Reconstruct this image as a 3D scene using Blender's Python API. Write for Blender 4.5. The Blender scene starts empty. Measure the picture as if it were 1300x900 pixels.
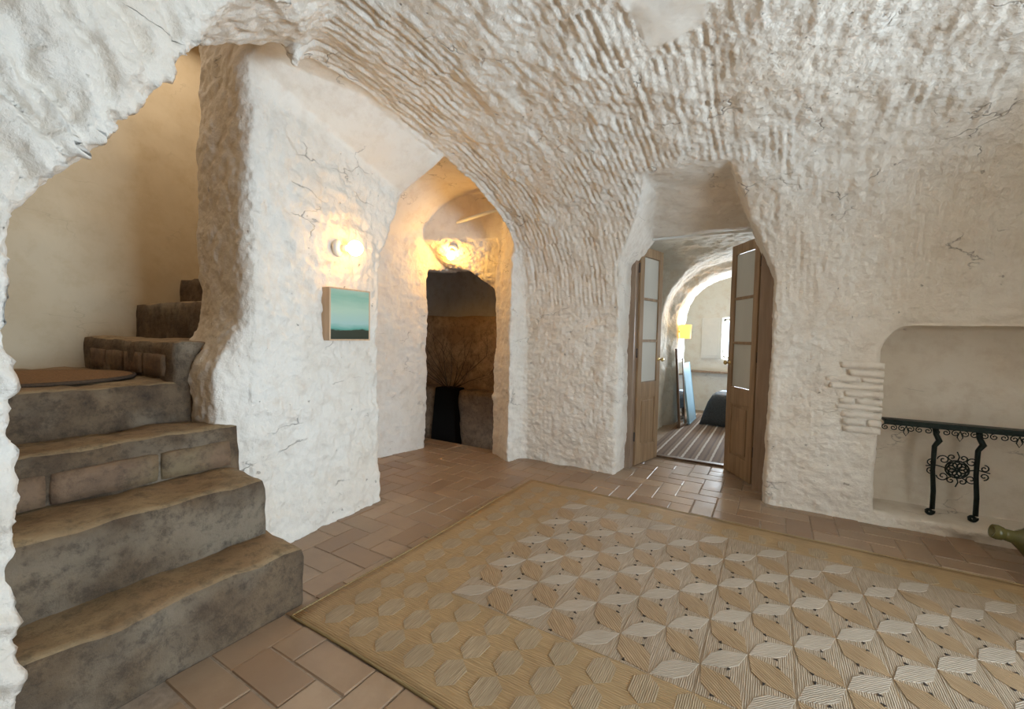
import bpy, bmesh, math, random
import numpy as np
from mathutils import Vector, Matrix, noise as mnoise

random.seed(7)
SC = bpy.context.scene
COL = SC.collection

# ------------------------------------------------------------------ camera
CAM_H = 1.25
yaw, pitch, roll = math.radians(31.0), math.radians(-2.5), math.radians(1.2)
fwd = Vector((-math.sin(yaw)*math.cos(pitch), math.cos(yaw)*math.cos(pitch), math.sin(pitch)))
r0 = fwd.cross(Vector((0, 0, 1))).normalized(); u0 = r0.cross(fwd)
rt = r0*math.cos(roll)+u0*math.sin(roll); upv = u0*math.cos(roll)-r0*math.sin(roll)
cd = bpy.data.cameras.new('camera'); cam = bpy.data.objects.new('camera', cd); COL.objects.link(cam)
cd.sensor_width = 36; cd.sensor_fit = 'HORIZONTAL'; cd.lens = 552/1300*36; cd.clip_start = 0.02
cam.matrix_world = Matrix(((rt.x, upv.x, -fwd.x, 0), (rt.y, upv.y, -fwd.y, 0), (rt.z, upv.z, -fwd.z, CAM_H), (0, 0, 0, 1)))
SC.camera = cam

# ------------------------------------------------------------------ world, daylight, exposure
wd = bpy.data.worlds.new('sky'); SC.world = wd; wd.use_nodes = True
wn = wd.node_tree.nodes; wl = wd.node_tree.links
bgn = wn['Background']
bgn.inputs[0].default_value = (0.72, 0.86, 1.0, 1); bgn.inputs[1].default_value = 3.0

def area(name, loc, direction, sx, sy, power, col, spread=180):
    l = bpy.data.lights.new(name, 'AREA'); l.shape = 'RECTANGLE'; l.size = sx; l.size_y = sy
    l.energy = power; l.color = col; l.spread = math.radians(spread)
    o = bpy.data.objects.new(name, l); COL.objects.link(o); o.location = loc
    o.rotation_euler = Vector(direction).to_track_quat('-Z', 'Z').to_euler()
    return o
# daylight entering through the open garden door in the right hand wall
area('daylight_garden_door', (3.20, 1.36, 1.06), (-1, 0.0, 0.05), 1.40, 2.0, 180, (0.62, 0.81, 1.0), 150)
# daylight entering through the bedroom window
area('daylight_bedroom_window', (-0.15, 8.40, 1.28), (-0.05, -1, -0.1), 1.1, 0.66, 90, (0.84, 0.93, 1.0))
# added fill light at the stairwell top to brighten its cream walls
area('stairwell_fill', (-3.5, 1.2, 3.52), (0, -0.1, -1), 0.8, 1.3, 13.0, (1.0, 0.90, 0.76))
VS = SC.view_settings
VS.view_transform = 'Standard'; VS.look = 'None'; VS.gamma = 1.0; VS.use_curve_mapping = False
VS.exposure = 0.0

# ------------------------------------------------------------------ material helpers
def newmat(name):
    m = bpy.data.materials.new(name); m.use_nodes = True
    nt = m.node_tree; return m, nt.nodes, nt.links, nt.nodes['Principled BSDF']
def N(nodes, t, **kw):
    n = nodes.new(t)
    for k, v in kw.items():
        if k in n.inputs: n.inputs[k].default_value = v
        else: setattr(n, k, v)
    return n
def ramp(nodes, links, fac, stops):
    r = nodes.new('ShaderNodeValToRGB')
    while len(r.color_ramp.elements) < len(stops): r.color_ramp.elements.new(0.5)
    for e, (p, c) in zip(r.color_ramp.elements, stops):
        e.position = p; e.color = (c[0], c[1], c[2], 1) if not isinstance(c, (int, float)) else (c, c, c, 1)
    links.new(fac, r.inputs[0]); return r.outputs[0]
def mix(nodes, links, fac, a, b, bt='MIX'):
    n = nodes.new('ShaderNodeMix'); n.data_type = 'RGBA'; n.blend_type = bt
    for s, v in ((0, fac), (6, a), (7, b)):
        if hasattr(v, 'is_output'): links.new(v, n.inputs[s])
        else: n.inputs[s].default_value = v if s == 0 else (v[0], v[1], v[2], 1)
    return n.outputs[2]
def math_n(nodes, links, op, a, b=0.0):
    n = nodes.new('ShaderNodeMath'); n.operation = op
    for s, v in ((0, a), (1, b)):
        if hasattr(v, 'is_output'): links.new(v, n.inputs[s])
        else: n.inputs[s].default_value = v
    return n.outputs[0]
def simple(name, col, rough=0.5, metal=0.0, var=0.12, scale=12.0, bump=0.0, emit=None, stretch=(1, 1, 1), spec=0.5):
    m, n, l, b = newmat(name)
    tc = N(n, 'ShaderNodeTexCoord'); mp = N(n, 'ShaderNodeMapping'); mp.inputs['Scale'].default_value = stretch
    l.new(tc.outputs['Object'], mp.inputs[0])
    nz = N(n, 'ShaderNodeTexNoise', Scale=scale, Detail=6.0, Roughness=0.6); l.new(mp.outputs[0], nz.inputs['Vector'])
    lo = [max(0, c*(1-var)) for c in col]; hi = [min(1, c*(1+var)) for c in col]
    l.new(ramp(n, l, nz.outputs[0], [(0.3, lo), (0.7, hi)]), b.inputs['Base Color'])
    b.inputs['Roughness'].default_value = rough; b.inputs['Metallic'].default_value = metal
    b.inputs['Specular IOR Level'].default_value = spec
    if bump:
        bp = N(n, 'ShaderNodeBump', Strength=1.0, Distance=bump); l.new(nz.outputs[0], bp.inputs['Height']); l.new(bp.outputs[0], b.inputs['Normal'])
    if emit:
        b.inputs['Emission Color'].default_value = (*emit[:3], 1); b.inputs['Emission Strength'].default_value = emit[3]
    return m

def plaster(name, base, tint, crack=0.5, bumpd=0.010, warm=(0.62, 0.50, 0.38)):
    """lumpy whitewashed plaster; the attribute 'rough' says how coarse a place is"""
    m, n, l, b = newmat(name)
    tc = N(n, 'ShaderNodeTexCoord'); P = tc.outputs['Object']
    at = N(n, 'ShaderNodeAttribute', attribute_name='rough')
    big = N(n, 'ShaderNodeTexNoise', Scale=1.7, Detail=4.0); l.new(P, big.inputs['Vector'])
    mid = N(n, 'ShaderNodeTexNoise', Scale=9.0, Detail=8.0, Roughness=0.65); l.new(P, mid.inputs['Vector'])
    c = mix(n, l, ramp(n, l, big.outputs[0], [(0.35, 0.0), (0.7, 1.0)]), base, tint)
    c = mix(n, l, ramp(n, l, mid.outputs[0], [(0.30, 0.45), (0.52, 0.0)]), c, warm)
    # hairline cracks and pits where the whitewash has gone
    mp = N(n, 'ShaderNodeMapping'); mp.inputs['Scale'].default_value = (2.2, 2.2, 5.0); l.new(P, mp.inputs[0])
    wz = N(n, 'ShaderNodeTexNoise', Scale=4.0, Detail=3.0); l.new(mp.outputs[0], wz.inputs['Vector'])
    ws = N(n, 'ShaderNodeVectorMath', operation='SCALE'); ws.inputs['Scale'].default_value = 0.4; l.new(wz.outputs[1], ws.inputs[0])
    vm = N(n, 'ShaderNodeVectorMath', operation='ADD'); l.new(mp.outputs[0], vm.inputs[0]); l.new(ws.outputs[0], vm.inputs[1])
    vo = N(n, 'ShaderNodeTexVoronoi', Scale=0.8, feature='DISTANCE_TO_EDGE'); l.new(vm.outputs[0], vo.inputs['Vector'])
    line = ramp(n, l, vo.outputs[0], [(0.0, 1.0), (0.009, 0.0)])
    gate = N(n, 'ShaderNodeTexNoise', Scale=3.1, Detail=2.0); l.new(P, gate.inputs['Vector'])
    line = math_n(n, l, 'MULTIPLY', line, ramp(n, l, gate.outputs[0], [(0.56, 0.0), (0.62, 1.0)]))
    pit = N(n, 'ShaderNodeTexNoise', Scale=23.0, Detail=2.0); l.new(P, pit.inputs['Vector'])
    pits = math_n(n, l, 'MULTIPLY', ramp(n, l, pit.outputs[0], [(0.73, 0.0), (0.76, 1.0)]), at.outputs['Fac'])
    marks = math_n(n, l, 'MULTIPLY', math_n(n, l, 'MAXIMUM', line, pits), crack)
    c = mix(n, l, marks, c, (0.16, 0.11, 0.08))
    l.new(c, b.inputs['Base Color'])
    b.inputs['Roughness'].default_value = 0.72; b.inputs['Specular IOR Level'].default_value = 0.3
    f1 = N(n, 'ShaderNodeTexNoise', Scale=34.0, Detail=8.0, Roughness=0.62); l.new(P, f1.inputs['Vector'])
    f2 = N(n, 'ShaderNodeTexVoronoi', Scale=26.0, feature='SMOOTH_F1'); l.new(P, f2.inputs['Vector'])
    hgt = math_n(n, l, 'ADD', f1.outputs[0], math_n(n, l, 'MULTIPLY', f2.outputs[0], -0.35))
    hgt = math_n(n, l, 'SUBTRACT', hgt, math_n(n, l, 'MULTIPLY', marks, 0.9))
    bp = N(n, 'ShaderNodeBump', Distance=bumpd)
    l.new(math_n(n, l, 'ADD', math_n(n, l, 'MULTIPLY', at.outputs['Fac'], 0.85), 0.10), bp.inputs['Strength'])
    l.new(hgt, bp.inputs['Height']); l.new(bp.outputs[0], b.inputs['Normal'])
    return m

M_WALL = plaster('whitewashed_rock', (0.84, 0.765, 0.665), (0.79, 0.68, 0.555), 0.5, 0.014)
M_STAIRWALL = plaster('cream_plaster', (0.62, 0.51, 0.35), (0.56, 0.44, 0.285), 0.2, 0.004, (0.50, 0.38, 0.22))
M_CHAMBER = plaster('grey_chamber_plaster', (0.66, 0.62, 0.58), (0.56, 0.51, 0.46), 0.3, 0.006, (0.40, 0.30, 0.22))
M_PALE = plaster('pale_bedroom_plaster', (0.80, 0.78, 0.72), (0.74, 0.70, 0.60), 0.4, 0.010)

def stone(name, lo, hi, patch, rough=0.75, bumpd=0.012):
    m, n, l, b = newmat(name)
    P = N(n, 'ShaderNodeTexCoord').outputs['Object']
    a = N(n, 'ShaderNodeTexNoise', Scale=4.5, Detail=9.0, Roughness=0.7); l.new(P, a.inputs['Vector'])
    c2 = N(n, 'ShaderNodeTexNoise', Scale=1.9, Detail=5.0); l.new(P, c2.inputs['Vector'])
    f = N(n, 'ShaderNodeTexNoise', Scale=19.0, Detail=9.0, Roughness=0.75); l.new(P, f.inputs['Vector'])
    c = ramp(n, l, a.outputs[0], [(0.32, lo), (0.66, hi)])
    c = mix(n, l, ramp(n, l, c2.outputs[0], [(0.48, 0.0), (0.62, 0.85)]), c, patch)
    c = mix(n, l, ramp(n, l, f.outputs[0], [(0.36, 0.6), (0.52, 0.0)]), c, [v*0.4 for v in lo])
    l.new(c, b.inputs['Base Color']); b.inputs['Roughness'].default_value = rough
    h = math_n(n, l, 'ADD', a.outputs[0], math_n(n, l, 'MULTIPLY', f.outputs[0], 0.5))
    bp = N(n, 'ShaderNodeBump', Strength=0.9, Distance=bumpd); l.new(h, bp.inputs['Height']); l.new(bp.outputs[0], b.inputs['Normal'])
    return m
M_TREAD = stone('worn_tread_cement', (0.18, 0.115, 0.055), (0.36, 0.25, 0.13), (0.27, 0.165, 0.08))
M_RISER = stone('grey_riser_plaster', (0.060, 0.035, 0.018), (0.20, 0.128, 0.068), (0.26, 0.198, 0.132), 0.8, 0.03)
M_RBRICK = stone('brown_riser_brick', (0.13, 0.075, 0.04), (0.24, 0.14, 0.075), (0.20, 0.14, 0.07))
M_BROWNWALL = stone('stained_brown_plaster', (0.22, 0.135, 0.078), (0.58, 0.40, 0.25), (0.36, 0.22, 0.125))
M_DARKSTONE = stone('dark_brown_stone', (0.11, 0.07, 0.042), (0.30, 0.20, 0.12), (0.19, 0.12, 0.072))  # dark blotchy brown for the ledges and the chamber floor

def wood(name, lo, hi, rough=0.45):
    m, n, l, b = newmat(name)
    P = N(n, 'ShaderNodeTexCoord').outputs['Object']
    mp = N(n, 'ShaderNodeMapping'); mp.inputs['Scale'].default_value = (14, 14, 1.2); l.new(P, mp.inputs[0])
    a = N(n, 'ShaderNodeTexNoise', Scale=2.2, Detail=7.0, Distortion=0.6); l.new(mp.outputs[0], a.inputs['Vector'])
    l.new(ramp(n, l, a.outputs[0], [(0.3, lo), (0.7, hi)]), b.inputs['Base Color']); b.inputs['Roughness'].default_value = rough
    bp = N(n, 'ShaderNodeBump', Strength=0.4, Distance=0.002); l.new(a.outputs[0], bp.inputs['Height']); l.new(bp.outputs[0], b.inputs['Normal'])
    return m
M_WOOD = wood('pale_brown_door_wood', (0.27, 0.16, 0.082), (0.43, 0.28, 0.155))
M_JAMB = wood('grey_brown_jamb_wood', (0.24, 0.16, 0.105), (0.37, 0.26, 0.18))
M_BOXWOOD = wood('pale_pine', (0.52, 0.33, 0.19), (0.66, 0.45, 0.28))
M_DARKWOOD = wood('dark_brown_wood', (0.10, 0.055, 0.03), (0.20, 0.12, 0.07))
M_IRON = simple('black_green_cast_iron', (0.012, 0.020, 0.017), 0.45, 0.6, 0.4, 40, 0.002)
M_STEEL = simple('dull_dark_hinge_steel', (0.10, 0.075, 0.06), 0.5, 0.7)
M_BRASS = simple('brass', (0.75, 0.55, 0.22), 0.3, 1.0)
M_CURTAIN = simple('sheer_curtained_glass', (0.62, 0.60, 0.53), 0.18, 0, 0.06, 3, 0, None, (1, 1, 0.3))
M_WHITE = simple('white_paint', (0.78, 0.77, 0.73), 0.5, 0, 0.04, 8)
M_SOCKET = simple('white_porcelain', (0.80, 0.76, 0.68), 0.25, 0, 0.03, 8)
M_BULB = simple('glowing_bulb', (1.0, 0.85, 0.55), 0.3, 0, 0, 8, 0, (1.0, 0.53, 0.09, 36.0))
M_BULB2 = simple('glowing_bulb_bright', (1.0, 0.85, 0.55), 0.3, 0, 0, 8, 0, (1.0, 0.53, 0.09, 150.0))
M_SHADE = simple('glowing_yellow_shade', (0.9, 0.6, 0.15), 0.6, 0, 0.1, 30, 0, (1.0, 0.55, 0.10, 2.2))
M_TWIG = simple('dry_twig', (0.10, 0.065, 0.04), 0.8, 0, 0.3, 30)
M_BLACK = simple('plain_black', (0.006, 0.005, 0.004), 0.8, spec=0.1)
M_BLANKET = simple('dark_slate_blanket', (0.055, 0.06, 0.065), 0.9, 0, 0.3, 60, 0.003)
M_SHEET = simple('pale_blue_sheet', (0.42, 0.55, 0.74), 0.8, 0, 0.08, 8, 0.004)
M_BLUE = simple('sky_blue_board', (0.36, 0.60, 0.76), 0.35, 0, 0.1, 4)
M_MIRROR = simple('mirror_glass', (0.85, 0.86, 0.85), 0.06, 1.0, 0.02, 3)
M_COIR = simple('brown_coir', (0.23, 0.12, 0.045), 0.95, 0, 0.35, 90, 0.006)
M_COIRE = simple('dark_coir_edge', (0.07, 0.04, 0.02), 0.95, 0, 0.3, 90, 0.004)
M_GLAZE = simple('olive_green_glaze', (0.13, 0.115, 0.035), 0.16, 0, 0.35, 6, 0.001)
M_MORTAR = simple('grey_brown_mortar', (0.33, 0.25, 0.18), 0.85, 0, 0.25, 25, 0.004)

def tile_mat():
    m, n, l, b = newmat('worn_terracotta')
    P = N(n, 'ShaderNodeTexCoord').outputs['Object']
    oi = N(n, 'ShaderNodeObjectInfo'); ge = N(n, 'ShaderNodeNewGeometry')
    rnd = math_n(n, l, 'FRACT', math_n(n, l, 'ADD', oi.outputs['Random'], ge.outputs['Random Per Island']))
    geo = N(n, 'ShaderNodeNewGeometry')
    a = N(n, 'ShaderNodeTexNoise', Scale=5.0, Detail=8.0, Roughness=0.65); l.new(geo.outputs['Position'], a.inputs['Vector'])
    c = ramp(n, l, rnd, [(0.0, (0.28, 0.175, 0.105)), (0.35, (0.37, 0.245, 0.153)), (0.7, (0.33, 0.228, 0.145)), (1.0, (0.44, 0.31, 0.205))])
    c = mix(n, l, ramp(n, l, a.outputs[0], [(0.35, 0.55), (0.6, 0.0)]), c, (0.25, 0.155, 0.092))
    l.new(c, b.inputs['Base Color'])
    l.new(ramp(n, l, a.outputs[0], [(0.3, 0.33), (0.7, 0.50)]), b.inputs['Roughness'])
    bp = N(n, 'ShaderNodeBump', Strength=0.5, Distance=0.004); l.new(a.outputs[0], bp.inputs['Height']); l.new(bp.outputs[0], b.inputs['Normal'])
    return m
M_TILE = tile_mat()

def jute(name, lo, hi, ang, pitchv=95.0, rough=0.62, spec=0.5):
    """plaited strands running in direction ang (degrees from X)"""
    m, n, l, b = newmat(name)
    P = N(n, 'ShaderNodeTexCoord').outputs['Object']
    mp = N(n, 'ShaderNodeMapping'); mp.inputs['Rotation'].default_value = (0, 0, math.radians(-ang)); l.new(P, mp.inputs[0])
    wz = N(n, 'ShaderNodeTexWave', Scale=pitchv/3.0, Distortion=2.2, Detail=2.0, wave_type='BANDS', bands_direction='Y'); l.new(mp.outputs[0], wz.inputs['Vector'])
    m2 = N(n, 'ShaderNodeMapping'); m2.inputs['Scale'].default_value = (7, 130, 1); l.new(mp.outputs[0], m2.inputs[0])
    a = N(n, 'ShaderNodeTexNoise', Scale=1.6, Detail=5.0); l.new(m2.outputs[0], a.inputs['Vector'])
    big = N(n, 'ShaderNodeTexNoise', Scale=3.0, Detail=4.0); l.new(P, big.inputs['Vector'])
    c = ramp(n, l, a.outputs[0], [(0.32, lo), (0.68, hi)])
    c = mix(n, l, ramp(n, l, wz.outputs[0], [(0.1, 0.30), (0.5, 0.0)]), c, [v*0.6 for v in lo])
    c = mix(n, l, ramp(n, l, big.outputs[0], [(0.35, 0.35), (0.65, 0.0)]), c, [v*0.8 for v in lo])
    l.new(c, b.inputs['Base Color']); b.inputs['Roughness'].default_value = rough; b.inputs['Specular IOR Level'].default_value = spec
    bp = N(n, 'ShaderNodeBump', Strength=0.45, Distance=0.003)
    l.new(math_n(n, l, 'ADD', wz.outputs[0], a.outputs[0]), bp.inputs['Height']); l.new(bp.outputs[0], b.inputs['Normal'])
    return m
M_JGOLD = jute('golden_jute', (0.31, 0.19, 0.082), (0.52, 0.345, 0.168), 0)
M_JGREY = jute('greyed_jute', (0.29, 0.205, 0.125), (0.50, 0.385, 0.27), 90, 130)
M_JBORD = jute('greyed_border_jute', (0.29, 0.20, 0.11), (0.49, 0.365, 0.225), 90, 130)
M_JPALE = jute('silvered_jute', (0.40, 0.315, 0.225), (0.53, 0.43, 0.33), 45, 130, rough=0.45)
M_JBROWN = jute('brown_jute', (0.28, 0.17, 0.08), (0.48, 0.325, 0.18), 135)
M_HOLE = simple('dark_gap_in_weave', (0.03, 0.018, 0.01), 0.95)
M_JEDGE = jute('rug_edge_cord', (0.24, 0.16, 0.06), (0.40, 0.29, 0.13), 0, 60)

# ------------------------------------------------------------------ mesh helpers
def link(name, mesh, mats, parent=None, kind=None):
    o = bpy.data.objects.new(name, mesh); COL.objects.link(o)
    for m in (mats if isinstance(mats, (list, tuple)) else [mats]):
        if m.name not in [x.name for x in mesh.materials if x]: mesh.materials.append(m)
    if parent: o.parent = parent
    if kind: o['kind'] = kind
    return o
def tag(o, label, cat=None, group=None, kind=None):
    o['label'] = label
    if cat: o['category'] = cat
    if group: o['group'] = group
    if kind: o['kind'] = kind
    return o
def empty(name, loc, rz=0.0):
    o = bpy.data.objects.new(name, None); COL.objects.link(o); o.location = loc; o.rotation_euler = (0, 0, rz); return o
def bm_mesh(bm, name, smooth=False):
    bmesh.ops.recalc_face_normals(bm, faces=bm.faces)
    me = bpy.data.meshes.new(name); bm.to_mesh(me); bm.free()
    if smooth:
        for p in me.polygons: p.use_smooth = True
    return me
def add_box(bm, c, s, bev=0.0, seg=2, rot=None):
    r = bmesh.ops.create_cube(bm, size=1.0)
    vs = r['verts']
    for v in vs: v.co = Vector((v.co.x*s[0], v.co.y*s[1], v.co.z*s[2]))
    if bev:
        es = list({e for v in vs for e in v.link_edges})
        rr = bmesh.ops.bevel(bm, geom=es, offset=bev, segments=seg, profile=0.5, affect='EDGES')
        vs = list({v for f in rr['faces'] for v in f.verts} | {v for v in vs if v.is_valid})
    for v in vs:
        if rot: v.co = rot @ v.co
        v.co += Vector(c)
    return vs
def box_obj(name, c, s, mat, parent=None, bev=0.004, kind=None, origin=None):
    bm = bmesh.new(); o3 = Vector(origin) if origin is not None else Vector((0, 0, 0))
    add_box(bm, Vector(c)-o3, s, bev)
    o = link(name, bm_mesh(bm, name), mat, parent, kind)
    if origin is not None: o.location = o3
    return o
def tube(bm, pts, r, seg=7, close=False):
    """a tube through pts; r a number or a list"""
    pts = [Vector(p) for p in pts]; n = len(pts); rings = []
    up = Vector((0.13, 0.21, 1.0)).normalized()
    for i, p in enumerate(pts):
        if close: t = pts[(i+1) % n]-pts[(i-1) % n]
        else: t = pts[min(i+1, n-1)]-pts[max(i-1, 0)]
        t.normalize()
        a = t.cross(up)
        if a.length < 1e-3: a = t.cross(Vector((1, 0, 0)))
        a.normalize(); b = t.cross(a)
        rr = r[i] if isinstance(r, (list, tuple)) else r
        rings.append([bm.verts.new(p+(a*math.cos(2*math.pi*k/seg)+b*math.sin(2*math.pi*k/seg))*rr) for k in range(seg)])
    m = n if close else n-1
    for i in range(m):
        A, B = rings[i], rings[(i+1) % n]
        for k in range(seg): bm.faces.new((A[k], A[(k+1) % seg], B[(k+1) % seg], B[k]))
    if not close:
        bm.faces.new(rings[0][::-1]); bm.faces.new(rings[-1])
def lathe(bm, prof, seg=24, axis=None):
    """prof: (r, h) along Z, then transformed by axis matrix"""
    rings = []
    for r, h in prof:
        if r < 1e-5: rings.append([bm.verts.new((0, 0, h))])
        else: rings.append([bm.verts.new((r*math.cos(2*math.pi*k/seg), r*math.sin(2*math.pi*k/seg), h)) for k in range(seg)])
    for A, B in zip(rings, rings[1:]):
        for k in range(seg):
            k2 = (k+1) % seg
            if len(A) == 1 and len(B) == 1: continue
            if len(A) == 1: bm.faces.new((A[0], B[k2], B[k]))
            elif len(B) == 1: bm.faces.new((A[k], A[k2], B[0]))
            else: bm.faces.new((A[k], A[k2], B[k2], B[k]))
    if axis is not None:
        for ring in rings:
            for v in ring: v.co = axis @ v.co
def axis_mat(loc, direction):
    return Matrix.Translation(Vector(loc)) @ Vector(direction).to_track_quat('Z', 'Y').to_matrix().to_4x4()
def rough_block(name, lo, hi, mats, parent=None, bev=0.025, amp=0.012, freq=6.0, cut=0.06, split=None, kind=None, taper=None):
    """a stone block with worn edges; split(normal)->material index"""
    bm = bmesh.new()
    s = [hi[i]-lo[i] for i in range(3)]; c = [(hi[i]+lo[i])/2 for i in range(3)]
    nx = [max(1, int(round(v/cut))) for v in s]
    # a gridded box
    bmesh.ops.create_cube(bm, size=1.0)
    for ax in range(3):
        for k in range(1, nx[ax]):
            pos = -0.5+k/nx[ax]; no = [0, 0, 0]; no[ax] = 1; co = [0, 0, 0]; co[ax] = pos
            bmesh.ops.bisect_plane(bm, geom=bm.verts[:]+bm.edges[:]+bm.faces[:], plane_co=co, plane_no=no)
    half = [v/2 for v in s]
    for v in bm.verts:
        p = Vector((v.co.x*s[0], v.co.y*s[1], v.co.z*s[2]))
        # round the edges: clamp to an inner box, push out by the radius
        q = Vector([max(-half[i]+bev, min(half[i]-bev, p[i])) for i in range(3)])
        d = p-q
        if d.length > 1e-6: p = q+d.normalized()*bev
        w = p+Vector(c)
        nn = mnoise.noise_vector(w*freq)*amp+mnoise.noise_vector(w*freq*3.3)*amp*0.45
        v.co = w+nn
        if taper: v.co = taper(v.co)
    bm.normal_update()
    me = bm_mesh(bm, name, True)
    o = link(name, me, mats, parent, kind)
    if split:
        for p in me.polygons: p.material_index = split(p.normal, p.center)
    return o

# ------------------------------------------------------------------ the cave: rock with rooms carved out of it
def smooth01(a, b, x):
    t = np.clip((x-a)/(b-a), 0, 1); return t*t*(3-2*t)
def smax(a, b, k):
    h = np.clip(0.5+0.5*(a-b)/k, 0, 1); return b+(a-b)*h+k*h*(1-h)
def smin(a, b, k): return -smax(-a, -b, k)
def box_v(*planes):
    r = planes[0]
    for p in planes[1:]: r = np.maximum(r, p)
    return r

def v_main(x, y, z):
    yy = np.abs(y-0.9)/2.95; zz = np.maximum(z-1.2, 0)/1.48
    g = (np.power(yy, 3.2)+np.power(zz, 3.2))**(1/3.2)-1
    left = (-1.68-0.52*smooth01(0.95, 1.5, y))-x
    k = 0.10+0.55*(1-smooth01(0.9, 1.6, y))
    a = smax(g*1.9, left, k)
    return smax(a, x-1.92, 0.25)
def v_strip(x, y, z):
    return box_v(-(x+2.45+0.10*(y-1.9)), x+1.6, 1.27-y, y-2.65,
                 z-np.minimum(2.68+0.8*np.minimum(x+2.2, 0)-0.20*(y-1.9), 2.69)+1.5*np.maximum(x+2.15, 0))
def v_passage(x, y, z):
    top = 2.72-0.55*np.power(np.clip((-2.75-x)/0.6, 0, 2), 2)
    return box_v(-(x+3.36-0.25*np.maximum(y-3.0, 0)), x+2.19+1.4*np.maximum(y-3.62, 0),
                 2.25+0.40*np.maximum(z-1.75, 0)-y, y-3.5-0.30*smooth01(-3.3, -2.5, x), z-top)
def v_nook(x, y, z):
    s = np.clip((y-3.5-0.30*smooth01(-3.3, -2.5, x))/0.36, 0, 1)
    return box_v(-(x+3.25), x+2.50, 3.2-y, y-4.4, z-(2.24-s*(0.22+0.46*(x+3.28))))
def v_chamber(x, y, z):
    return box_v(-(x+4.72), x+2.3, 3.58+0.58*np.maximum(smooth01(-3.35, -2.6, x), smooth01(1.93, 1.99, z)*smooth01(-3.7, -3.4, x))-y, y-4.8, z-2.4)
def v_slot(x, y, z):
    xc = -3.66; w = 0.19-0.08*(z+0.25)/0.85
    return box_v(np.abs(x-xc)-w, 4.5-y, y-4.95, z-0.56)
def v_door(x, y, z):
    back = np.clip((y-3.62)/0.55, 0, 1)
    return box_v(-(x+1.19), x+0.02, 2.9-y, y-4.5, z-(2.43-0.23*back),
                 (z-2.43)*0.56-(x+0.85)*0.83, (z-2.43)*0.38+(x+0.30)*0.92)
def v_niche(x, y, z):
    r = 0.16
    dx = np.maximum(0.64+r-x, 0); dz = np.maximum(z-(1.36-r), 0)
    corner = np.sqrt(dx*dx+dz*dz)-r
    return box_v(corner, 0.64-x, x-1.80, 3.3-y, y-4.18, 0.085-z, z-1.36)
def v_arch(x, y, z):
    return box_v(0.30-y, y-foot(x, z)-0.01, -(x+2.4), x+1.2,
                 (z-1.55)*0.529-(y-0.30)*0.848, (z-2.36)*0.873-(y-0.80)*0.489)
def foot(x, z): return 1.26-0.14*(1-smooth01(1.0, 1.35, z))*(1-smooth01(-2.47, -2.39, x))
def v_stair(x, y, z):
    a = box_v(-(x+4.06), x+2.06, 0.08-y, y-foot(x, z), z-3.6)
    b = box_v(-(x+4.06), x+2.93, 0.5-y, y-2.1, z-3.6)
    return np.minimum(a, b)
def v_garden(x, y, z):
    return box_v(1.6-x, x-3.6, 0.58-y, y-2.30, z-2.14)
VOIDS = [v_main, v_strip, v_passage, v_nook, v_chamber, v_slot, v_door, v_niche, v_arch, v_stair, v_garden]
V_NAMES = ['main', 'strip', 'passage', 'nook', 'chamber', 'slot', 'door', 'niche', 'arch', 'stair', 'garden']

def bed_bay(x, y, z):
    g = (np.power(np.abs(y-5.15)/1.1, 4)+np.power(np.maximum(z-1.2, 0)/1.25, 4))**0.25-1
    return box_v(-(x+1.95), x-1.6, 4.29-y, y-6.05, z-(2.42-0.30*np.power(np.clip((y-5.1)/1.0, 0, 1), 2)))
def bed_arch(x, y, z):
    hw = 1.23-0.10*smooth01(6.45, 6.7, y); top = 1.10-0.10*smooth01(6.45, 6.7, y)
    g = (np.power(np.abs(x+0.08)/hw, 3)+np.power(np.maximum(z-1.22, 0)/top, 3))**(1/3)-1
    return box_v(g*1.1, 5.7-y, y-7.6)
def bed_far(x, y, z): return box_v(-(x+2.0), x-1.6, 7.35-y, y-8.28, z-2.5)
def bed_win(x, y, z): return box_v(-(x+0.76), x-0.45, 8.1-y, y-9, 0.93-z, z-1.62)
def bed_door(x, y, z): return box_v(-(x+1.19), x+0.02, 4.0-y, y-4.6, z-2.2)
BED = [bed_bay, bed_arch, bed_far, bed_win, bed_door]

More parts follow.
